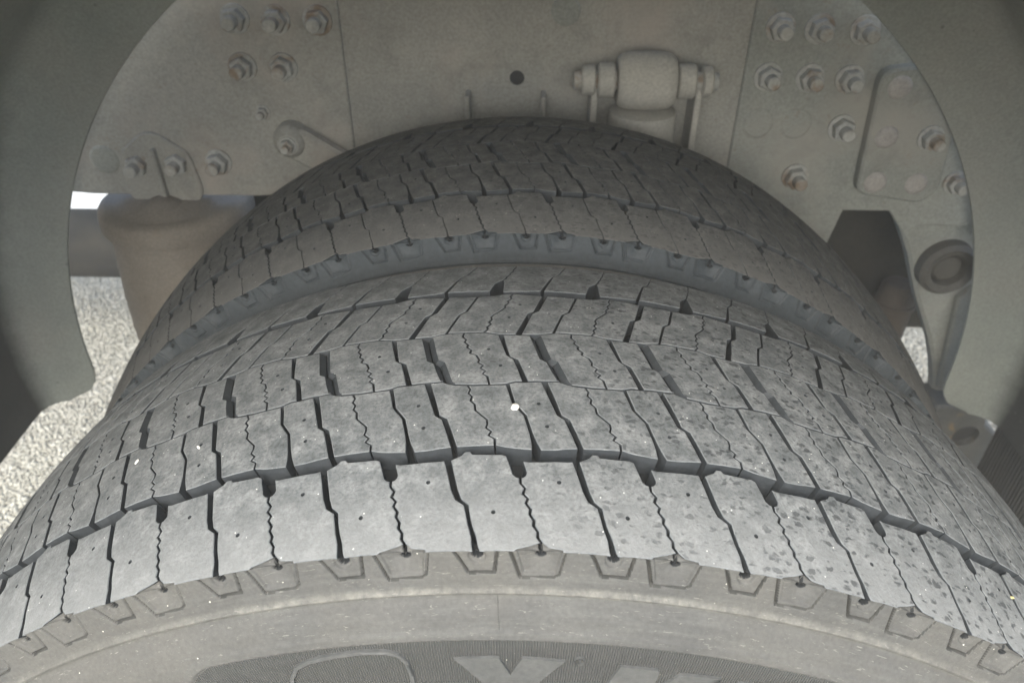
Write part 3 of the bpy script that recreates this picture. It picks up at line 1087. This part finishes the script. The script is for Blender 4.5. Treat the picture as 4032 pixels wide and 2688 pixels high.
emb = []
for x_, z_ in ((-0.1150, 0.392), (-0.1145, 0.400), (-0.1135, 0.408), (-0.1105, 0.4155), (-0.104, 0.4205), (-0.090, 0.4258), (-0.075, 0.4292), (-0.065, 0.4300),
               (-0.0585, 0.4285), (-0.0545, 0.4235), (-0.0525, 0.415), (-0.0515, 0.402), (-0.0505, 0.39)):
    emb.append(A(x_, z_))
link('emblem_outline', polar_tube('emblem_outline', emb, 1.3, 0.9), tyre, mats=[M_LETTER], smooth=30)
rg = []
for i in range(14):
    a_ = 2 * math.pi * i / 13 * 0.985
    rg.append((30.5 + 2.6 * math.cos(a_), 428.0 + 2.6 * math.sin(a_)))
link('registered_mark', polar_tube('registered_mark', rg, 0.36, 0.7), tyre, mats=[M_LETTER], smooth=30)
rr_ = [(29.7, 426.7), (29.7, 429.4), (30.9, 429.3), (31.0, 428.3), (30.2, 427.9), (31.3, 426.7)]
link('registered_mark', polar_tube('registered_mark', rr_, 0.26, 0.7), tyre, mats=[M_LETTER], smooth=30)
seam = [(-8.9, 460.5), (-8.7, 455), (-8.4, 450), (-8.1, 445), (-7.8, 441.5)]
link('mould_seam', polar_tube('mould_seam', seam, 0.42, 0.45), tyre, mats=[M_SIDE], smooth=30)

# ------------------------------------------------------------------ mudguard over both tyres
GC = Vector((-0.008, 0, 0.05 + ZO))


def guard():
    t = empty('mudguard', (GC.x, 0.68, ZO - 0.01), category='mudguard',
              label='dusty grey mudguard arching over the twin tyres, turned-in inner lip')
    n = 160
    A0, A1 = math.radians(-95.6), math.radians(95.4)
    # (y, radius) of the cross-section from the outer rolled edge to the lip's free edge
    GE = -0.08  # unseen outer edge, brought forward to shade the rear tread rows
    prof = [(GE + 0.005, 0.722), (GE, 0.730), (GE + 0.006, 0.739), (GE + 0.02, 0.742)]
    prof += [(y, 0.742) for y in np.linspace(GE + 0.05, 0.64, 15)]
    prof += [(0.655, 0.7405), (0.667, 0.734), (0.6745, 0.724), (0.678, 0.712)]
    lip = [0.70, 0.69, 0.68, 0.67, 0.66, 0.65]
    def build(p_of, name, mat_, thick):
        V, Fc = [], []
        for side in (0, 1):
            for i in range(n + 1):
                a_ = A0 + (A1 - A0) * i / n
                for (y, r) in p_of(i, a_):
                    off = thick if side else 0.0
                    V.append((r, y, off, a_))
        return V
    V, Fc = [], []
    def col(i):
        a_ = A0 + (A1 - A0) * i / n
        # rounded corner at both free ends of the lip
        dist = min(a_ - A0, A1 - a_) * 0.66
        rc = 0.055
        inner = 0.65 if dist > rc else 0.65 + rc - math.sqrt(max(0, rc * rc - (rc - dist) ** 2))
        pts = list(prof)
        for k, r in enumerate(lip):
            rr = 0.705 + (inner - 0.705) * (k + 1) / len(lip)
            pts.append((0.6795 + 0.0008 * k, rr))
        return a_, pts
    m_ = len(prof) + len(lip)
    for side in (0, 1):
        for i in range(n + 1):
            a_, pts = col(i)
            for k, (y, r) in enumerate(pts):
                if side:
                    if k < len(prof) - 4:
                        y2, r2 = y, r + 0.004
                    else:
                        f_ = (k - len(prof) + 4) / 4.0
                        f_ = min(1, f_)
                        y2, r2 = y + 0.004 * f_, r + 0.004 * (1 - f_)
                else:
                    y2, r2 = y, r
                V.append((r2 * math.sin(a_), y2 - 0.68, r2 * math.cos(a_) + GC.z - (ZO - 0.01)))
    off = (n + 1) * m_
    for i in range(n):
        for k in range(m_ - 1):
            q = [i * m_ + k, i * m_ + k + 1, (i + 1) * m_ + k + 1, (i + 1) * m_ + k]
            Fc.append(q); Fc.append([x + off for x in q[::-1]])
        for k in (0, m_ - 1):
            q = [i * m_ + k, (i + 1) * m_ + k, (i + 1) * m_ + k + off, i * m_ + k + off]
            Fc.append(q)
    for i in (0, n):
        for k in range(m_ - 1):
            Fc.append([i * m_ + k, i * m_ + k + 1, i * m_ + k + 1 + off, i * m_ + k + off])
    me = pymesh('mudguard_shell', V, Fc)
    bm = bmesh.new(); bm.from_mesh(me)
    bmesh.ops.recalc_face_normals(bm, faces=bm.faces)
    bm.to_mesh(me); bm.free()
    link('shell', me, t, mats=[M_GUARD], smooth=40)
    return t


guard()

# ------------------------------------------------------------------ chassis frame
frame = empty('chassis_frame', (0, 0.72, ZO + 0.316), category='chassis',
              label='dust-caked steel chassis side rail with bolted brackets behind the tyres')
FO = Vector((0, 0.72, ZO + 0.316))


def part(name, me, parent, m_, smooth=35, **kw):
    """mesh given in wheel-centred coordinates; moved into the parent's frame"""
    o = bpy.data.objects.new(name, me)
    COL.objects.link(o)
    w_ = Vector((0, 0, ZO))
    p = parent
    org = Vector((0, 0, 0))
    while p is not None:
        org += p.location
        p = p.parent
    me.transform(Matrix.Translation(w_ - org))
    o.parent = parent
    me.materials.append(m_)
    me.polygons.foreach_set('use_smooth', [True] * len(me.polygons))
    me.set_sharp_from_angle(angle=math.radians(smooth))
    for k, v in kw.items():
        o[k] = v
    return o


web_outline = [(-1.9, 0.36), (-0.30, 0.36), (-0.26, 0.335), (0.23, 0.335), (0.30, 0.36), (1.9, 0.36), (1.9, 0.86), (-1.9, 0.86)]
part('rail_web', plate_mesh('rail_web', web_outline, 0.7275, 0.730, holes=[circ(-0.011, 0.477, 0.0092, 24)]), frame, M_FRAME)
# rail flanges, turned away from the wheel
part('rail_flange', plate_mesh('rail_flange', [(-1.9, 0.852), (1.9, 0.852), (1.9, 0.86), (-1.9, 0.86)], 0.744, 0.82), frame, M_FRAME)
part('backing', plate_mesh('backing', [(-0.05, 0.45), (0.03, 0.45), (0.03, 0.51), (-0.05, 0.51)], 0.7305, 0.74), frame, M_BORE)  # dark sheet behind the hole, standing for the shade inside it
bl_out = [(-0.66, 0.322), (-0.585, 0.316), (-0.36, 0.316), (-0.335, 0.318), (-0.318, 0.328), (-0.275, 0.358), (-0.222, 0.372), (-0.222, 0.80), (-0.66, 0.80)]
bl = part('bracket_plate', plate_mesh('bracket_plate', bl_out, 0.722, 0.7273), frame, M_FRAME, label='left bracket plate with rows of nuts')
br_out = [(0.266, 0.80), (0.266, 0.35), (0.30, 0.30), (0.335, 0.22), (0.40, 0.215), (0.421, 0.245), (0.432, 0.306), (0.494, 0.306), (0.525, 0.27), (0.54, 0.285), (0.70, 0.285), (0.70, 0.80)]
br = part('bracket_plate', plate_mesh('bracket_plate', br_out, 0.722, 0.7273), frame, M_FRAME_R, label='right bracket plate with nuts and cover plate')


def nut_mesh():
    bm = bmesh.new()
    def ring(r, y, n, ph=0.0):
        return [bm.verts.new((r * math.cos(ph + 2 * math.pi * i / n), y, r * math.sin(ph + 2 * math.pi * i / n))) for i in range(n)]
    def skin(a_, b_):
        n = len(a_)
        for i in range(n):
            bm.faces.new((a_[i], a_[(i + 1) % n], b_[(i + 1) % n], b_[i]))
    w0 = ring(0.0155, 0.0, 24); w1 = ring(0.0155, -0.0025, 24); w2 = ring(0.0148, -0.003, 24); skin(w0, w1); skin(w1, w2); bm.faces.new(w2)
    h0 = ring(0.0125, -0.003, 6, 0.3); h1 = ring(0.0125, -0.0135, 6, 0.3); h2 = ring(0.0108, -0.0148, 6, 0.3)
    skin(h0, h1); skin(h1, h2); bm.faces.new(h2)
    b0 = ring(0.0072, -0.0148, 16); b1 = ring(0.0072, -0.027, 16); b2 = ring(0.006, -0.028, 16)
    skin(b0, b1); skin(b1, b2); bm.faces.new(b2)
    bmesh.ops.recalc_face_normals(bm, faces=bm.faces)
    me = bpy.data.meshes.new('nut'); bm.to_mesh(me); bm.free()
    me.materials.append(M_BOLT)
    me.polygons.foreach_set('use_smooth', [True] * len(me.polygons)); me.set_sharp_from_angle(angle=math.radians(35))
    return me


NUT = nut_mesh()
BUTTON = lathe('rivet_head', [(0.0, -0.0045), (0.0075, -0.0042), (0.0115, -0.0032), (0.0138, -0.0012), (0.0145, 0.0)], 28, 'Y')
BUTTON.materials.append(M_RIVET)
BUTTON.polygons.foreach_set('use_smooth', [True] * len(BUTTON.polygons))
BOSS = lathe('boss', [(0.0, -0.002), (0.016, -0.002), (0.0185, -0.001), (0.0195, 0.0)], 32, 'Y')
BOSS.materials.append(M_FRAME_R)


def put(name, me, parent, x, y, z, rot=0.0, sc=1.0):
    o = bpy.data.objects.new(name, me)
    COL.objects.link(o)
    org = Vector((0, 0, 0)); p = parent
    while p is not None:
        org += p.location; p = p.parent
    o.parent = parent
    o.location = Vector((x, y, z + ZO)) - org
    o.rotation_euler = (0, rot, 0)
    o.scale = (sc, sc, sc)
    return o


for x, z in ((-0.345, 0.545), (-0.297, 0.544), (-0.247, 0.544), (-0.347, 0.489), (-0.297, 0.489), (-0.512, 0.361), (-0.458, 0.364), (-0.404, 0.365)):
    put('nut', NUT, bl, x, 0.722, z, random.uniform(0, 1), 1.12)
put('nut', NUT, bl, -0.333, 0.722, 0.432, 0.4, 0.62)
put('boss', BOSS, bl, -0.556, 0.722, 0.366)
for x, z in ((0.298, 0.541), (0.344, 0.540), (0.397, 0.539), (0.295, 0.484), (0.346, 0.483), (0.394, 0.482), (0.400, 0.421), (0.356, 0.355)):
    put('nut', NUT, br, x, 0.722, z, random.uniform(0, 1), 1.12)
for x, z in ((0.294, 0.425), (0.342, 0.425)):
    put('boss', BOSS, br, x, 0.722, z)
put('boss', BOSS, frame, 0.046, 0.7275, 0.556, 0, 0.9)

# slanted cover plate with rivets on the right bracket
def rounded(pts, rad, n=6):
    out = []
    for i in range(len(pts)):
        p0, p1, p2 = Vector(pts[i - 1]), Vector(pts[i]), Vector(pts[(i + 1) % len(pts)])
        a_ = (p0 - p1).normalized(); b_ = (p2 - p1).normalized()
        ang = a_.angle(b_)
        d = min(rad / math.tan(ang / 2), (p0 - p1).length * 0.45, (p2 - p1).length * 0.45)
        s, e = p1 + a_ * d, p1 + b_ * d
        for k in range(n + 1):
            u_ = k / n
            out.append(tuple((1 - u_) ** 2 * s + 2 * u_ * (1 - u_) * p1 + u_ ** 2 * e))
    return out


cv = part('cover_plate', plate_mesh('cover_plate', rounded([(0.434, 0.338), (0.424, 0.498), (0.470, 0.503), (0.535, 0.425), (0.540, 0.345), (0.522, 0.326)], 0.02), 0.704, 0.7215, bev=0.003), frame, M_FRAME_R, label='slanted cover plate with rivets')
for x, z in ((0.450, 0.478), (0.452, 0.416), (0.455, 0.355), (0.508, 0.354)):
    put('rivet', BUTTON, cv, x, 0.704, z)
put('nut', NUT, cv, 0.506, 0.704, 0.416, 0.5, 1.05)
put('nut', NUT, br, 0.567, 0.722, 0.349, 0.2, 1.0)

# centre bracket: two upright ears under the hole
for x in (-0.072, 0.022):
    part('bracket_ear', plate_mesh('bracket_ear', rounded([(x - 0.003, 0.34), (x + 0.003, 0.34), (x + 0.003, 0.462), (x - 0.003, 0.462)], 0.002, 3), 0.70, 0.7272), frame, M_FRAME)

# ------------------------------------------------------------------ shock absorber
sh_t = empty('shock_absorber', (0.142, 0.69, ZO + 0.12), category='shock absorber',
             label='tan dusty shock absorber hanging from a cross pin behind the inner tyre')
def at(me, x, y, z):
    me.transform(Matrix.Translation((x, y, z)))
    return me
part('eye', at(lathe('eye', [(0.0, -0.034), (0.026, -0.034), (0.031, -0.029), (0.033, -0.02), (0.0335, 0.0), (0.033, 0.02), (0.031, 0.029), (0.026, 0.034), (0.0, 0.034)], 40, 'X'), 0.142, 0.69, 0.487), sh_t, M_SHOCK)
part('pin', at(lathe('pin', [(0.0, -0.085), (0.010, -0.085), (0.011, -0.08), (0.011, 0.08), (0.010, 0.085), (0.0, 0.085)], 24, 'X'), 0.142, 0.69, 0.487), sh_t, M_BOLT)
for x0, x1, r in ((-0.076, -0.060, 0.0175), (-0.057, -0.037, 0.020), (0.037, 0.058, 0.020), (0.066, 0.078, 0.0175)):
    part('bush', at(lathe('bush', [(0.0, x0), (r - 0.002, x0), (r, x0 + 0.002), (r, x1 - 0.002), (r - 0.002, x1), (0.0, x1)], 28, 'X'), 0.142, 0.69, 0.487), sh_t, M_SHOCK)
for x in (0.082, 0.206):
    part('lug', plate_mesh('lug', rounded([(x - 0.004, 0.36), (x + 0.004, 0.36), (x + 0.004, 0.487), (x - 0.004, 0.487)], 0.003, 3), 0.682, 0.7272), sh_t, M_SHOCK)
part('dust_tube', at(lathe('dust_tube', [(0.0, 0.002), (0.034, 0.002), (0.040, 0.0), (0.0415, -0.004), (0.0415, -0.33), (0.0, -0.33)], 40, 'Z'), 0.142, 0.69, 0.452), sh_t, M_SHOCK)

# ------------------------------------------------------------------ torque rod on the left bracket
tr = empty('torque_rod', (-0.27, 0.70, ZO + 0.35), category='torque rod',
           label='short dusty torque rod bolted to the left bracket plate, sloping behind the inner tyre')
part('rod_eye', at(lathe('rod_eye', [(0.0, -0.03), (0.013, -0.03), (0.016, -0.027), (0.021, -0.02), (0.022, -0.016), (0.022, 0.0)], 32, 'Y'), -0.299, 0.722, 0.401), tr, M_FRAME)
rod_out = rounded([(-0.309, 0.383), (-0.12, 0.268), (-0.10, 0.298), (-0.286, 0.421)], 0.012)
part('rod_bar', plate_mesh('rod_bar', rod_out, 0.700, 0.716, bev=0.004), tr, M_FRAME)
put('nut', NUT, tr, -0.299, 0.692, 0.401, 0.1, 0.7)

# ------------------------------------------------------------------ air spring, left
asp = empty('air_spring', (-0.487, 0.72, ZO - 0.12), category='air spring',
            label='brown dust-covered air spring bellows under the left bracket plate')
prof = [(0.0, 0.312), (0.060, 0.311), (0.075, 0.303), (0.088, 0.304), (0.0985, 0.302), (0.1015, 0.298), (0.1030, 0.288), (0.1030, 0.276), (0.1010, 0.2725), (0.0900, 0.2715), (0.0890, 0.2680), (0.0925, 0.2600)]
for i in range(1, 24):
    z = 0.27 - 0.39 * i / 23
    r = 0.0935 + 0.010 * math.sin(min(1.0, i / 10) * math.pi / 2) - 0.010 * max(0, (i - 12) / 11)
    prof.append((r + (0.0006 if i % 3 == 0 else 0), z))
    prof.append((r - 0.0002, z - 0.004))
part('bellows', at(lathe('bellows', prof, 72, 'Z'), -0.487, 0.745, 0), asp, M_SPRING, 50)
# clamp saddle and gusset between plate and bellows
sad = rounded([(-0.54, 0.304), (-0.532, 0.378), (-0.487, 0.412), (-0.440, 0.378), (-0.430, 0.304)], 0.03, 8)
part('flange', plate_mesh('flange', sad, 0.7165, 0.7215, bev=0.002), asp, M_FRAME)
part('rib', plate_mesh('rib', rounded([(-0.489, 0.298), (-0.479, 0.298), (-0.481, 0.385), (-0.487, 0.385)], 0.002, 3), 0.706, 0.7162, bev=0.002), asp, M_FRAME)
part('dirt_cake', at(lathe('dirt_cake', [(0.0, 0.022), (0.014, 0.018), (0.028, 0.010), (0.045, 0.004), (0.058, 0.0)], 11, 'Z'), -0.487, 0.705, 0.300), asp, M_SPRING)

# ------------------------------------------------------------------ hanger arm, right
ha = empty('hanger_arm', (0.62, 0.74, ZO - 0.05), category='suspension arm',
           label='grey curved suspension hanger arm with round bush beside the right mudguard lip')
arm = [(0.500, 0.330), (0.507, 0.302), (0.530, 0.265), (0.552, 0.228), (0.572, 0.185), (0.586, 0.156), (0.612, 0.110), (0.632, 0.074), (0.652, 0.03), (0.663, -0.003), (0.675, -0.05),
       (0.72, -0.05), (0.72, 0.33)]
part('arm', plate_mesh('arm', arm, 0.742, 0.765, bev=0.005), ha, M_FRAME_R)
part('bush_ring', at(lathe('bush_ring', [(0.0, -0.012), (0.018, -0.012), (0.022, -0.006), (0.025, -0.018), (0.034, -0.022), (0.040, -0.016), (0.041, 0.0)], 40, 'Y'), 0.607, 0.742, 0.213), ha, M_DARKMETAL)
part('brace', plate_mesh('brace', rounded([(0.640, 0.16), (0.665, 0.19), (0.690, 0.02), (0.668, -0.02)], 0.006, 3), 0.730, 0.7405, bev=0.003), ha, M_FRAME_R)

cs = empty('spring_seat_casting', (0.75, 0.70, ZO - 0.25), category='casting',
           label='weathered metal casting with round bore and rust patch at the right tyre edge')
cast = [(0.655, -0.02), (0.700, -0.022), (0.728, -0.036), (0.743, -0.042), (0.748, -0.060), (0.776, -0.082), (0.792, -0.108), (0.806, -0.15), (0.805, -0.20), (0.79, -0.30), (0.66, -0.30)]
part('body', plate_mesh('body', rounded(cast, 0.008, 3), 0.70, 0.76, holes=[circ(0.722, -0.082, 0.021, 28)], bev=0.004), cs, M_CAST)
part('bore', plate_mesh('bore', circ(0.722, -0.082, 0.028, 24), 0.712, 0.72), cs, M_BORE)

# ------------------------------------------------------------------ axle, and dark fillers added in the gaps behind
ax = empty('axle_beam', (0, 0.9, ZO - 0.12), category='axle', label='dark axle beam under the chassis behind the inner tyre')
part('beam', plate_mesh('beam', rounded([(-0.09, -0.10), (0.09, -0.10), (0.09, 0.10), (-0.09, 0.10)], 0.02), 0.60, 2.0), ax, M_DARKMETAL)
cm = empty('dark_gap_sheet', (0.45, 1.2, ZO + 0.2), category='dark sheet', label='dark sheet added to darken the gap under the right bracket plate')
part('dark_panel', plate_mesh('dark_panel', [(0.30, -0.019), (0.86, -0.019), (0.86, 0.6), (0.30, 0.6)], 0.915, 0.945), cm, M_TANK)  # added sheet that keeps this gap dark
ll = empty('brake_cylinder', (0.628, 0.87, ZO - 0.07), category='brake cylinder', label='dim brown brake cylinder in the dark gap behind the right of the inner tyre')
part('housing', at(lathe('housing', [(0.0, 0.115), (0.022, 0.113), (0.028, 0.105), (0.031, 0.08), (0.034, 0.078), (0.034, 0.070), (0.031, 0.068), (0.030, -0.05), (0.02, -0.06), (0.0, -0.06)], 36, 'Z'), 0.628, 0.87, -0.01), ll, M_DIM)

lb = empty('gap_filler_box', (-0.5, 0.93, ZO - 0.2), category='dark box', label='dark box added to fill the gap between air spring and inner tyre')
part('block', plate_mesh('block', rounded([(-0.56, -0.2), (-0.405, -0.2), (-0.405, 0.34), (-0.56, 0.34)], 0.006, 3), 0.905, 1.0), lb, M_TANK)  # added dark boxes that cover the bright ground behind
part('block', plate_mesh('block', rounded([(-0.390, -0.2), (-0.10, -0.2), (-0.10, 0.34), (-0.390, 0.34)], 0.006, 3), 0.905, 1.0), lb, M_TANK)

# ------------------------------------------------------------------ mud flap below the right end of the mudguard
mf = empty('mud_flap', (0.752, 0.33, ZO - 0.40), category='mud flap', label='black ribbed rubber mud flap hanging below the right mudguard end')
fl = bpy.data.meshes.new('flap')
bm = bmesh.new()
bmesh.ops.create_cube(bm, size=1.0)
for v in bm.verts:
    v.co = Vector((v.co.x * 0.006, v.co.y * 0.665, v.co.z * 0.46))
bmesh.ops.subdivide_edges(bm, edges=[e for e in bm.edges if abs(e.verts[0].co.z - e.verts[1].co.z) > 0.1], cuts=6)
for v in bm.verts:
    v.co.x += 0.012 * math.sin((v.co.z + 0.23) * 5)
bm.to_mesh(fl); bm.free()
fl.transform(Matrix.Translation((0.7505, 0.360, -0.18)))
part('flap', fl, mf, M_FLAP)
for yy in (0.12, 0.33, 0.54):
    part('clip', plate_mesh('clip', rounded([(0.728, 0.005), (0.760, 0.005), (0.760, 0.052), (0.728, 0.052)], 0.004, 3), yy - 0.015, yy + 0.015), mf, M_DARKMETAL)

# ------------------------------------------------------------------ air tank far left
tk = empty('air_tank', (-1.35, 1.55, ZO - 0.33), category='air tank', label='dark cylindrical air tank lying low beyond the air spring')
part('tank_shell', at(lathe('tank_shell', [(0.0, -0.85), (0.05, -0.84), (0.075, -0.80), (0.088, -0.75), (0.090, -0.70), (0.090, 0.36), (0.088, 0.42), (0.075, 0.46), (0.05, 0.50), (0.0, 0.51)], 48, 'X'), -1.35, 1.55, -0.226), tk, M_TANK)

# ------------------------------------------------------------------ pebble and chips lying on the front tread
def stone(name, th_, v_, r_, flat, label, m_, lift=0.0004, stretch=1.0):
    bm = bmesh.new()
    bmesh.ops.create_icosphere(bm, subdivisions=2, radius=r_)
    for v in bm.verts:
        v.co *= 0.75 + 0.45 * random.random()
        v.co.z *= flat; v.co.x *= stretch
    me = bpy.data.meshes.new(name); bm.to_mesh(me); bm.free()
    a_ = math.radians(th_)
    rp = Rv(v_) + lift
    o = link(name, me, None, (rp * math.sin(a_), v_ / 1000, rp * math.cos(a_) + ZO), [m_], 50, category='pebble', label=label)
    o.rotation_euler = (0, a_, random.uniform(0, 3))


stone('pebble', -0.33, 86.8, 0.0024, 0.75, 'tiny white pebble stuck in a narrow groove of the front tread', M_STONE)
stone('stone_chip', -27.56, 95.3, 0.0009, 0.5, 'white sliver of stone on a second-row block at the far left of the front tread', M_STONE, 0.0004, 2.0)
stone('stone_chip', -21.9, 87.9, 0.0008, 0.5, 'white stone sliver near the centre pin hole of a second-row block left of centre', M_STONE, 0.0004, 1.8)
stone('stone_chip', 34.2, 36.8, 0.0012, 0.6, 'yellowish stone chip on a shoulder block at the far right', M_CHIP)

# ------------------------------------------------------------------ even haze added to stand in for lens veil
hz = bpy.data.materials.new('lens_veil_haze')
hz.use_nodes = True
hz.node_tree.nodes.clear()
ho = hz.node_tree.nodes.new('ShaderNodeOutputMaterial')
hv = hz.node_tree.nodes.new('ShaderNodeVolumePrincipled')
hv.inputs['Color'].default_value = (0.93, 0.94, 0.91, 1)
hv.inputs['Density'].default_value = 0.055
hv.inputs['Anisotropy'].default_value = 0.0
hz.node_tree.links.new(hv.outputs[0], ho.inputs['Volume'])
b8 = [(x, y, z) for z in (-1.0, 1.5) for x, y in ((-10, -10), (10, -10), (10, 10), (-10, 10))]
hm = pymesh('haze', b8, [(3, 2, 1, 0), (4, 5, 6, 7), (0, 1, 5, 4), (1, 2, 6, 5), (2, 3, 7, 6), (3, 0, 4, 7)])
link('haze', hm, mats=[hz], kind='stuff', label='thin pale haze added over the scene to stand for lens veil')
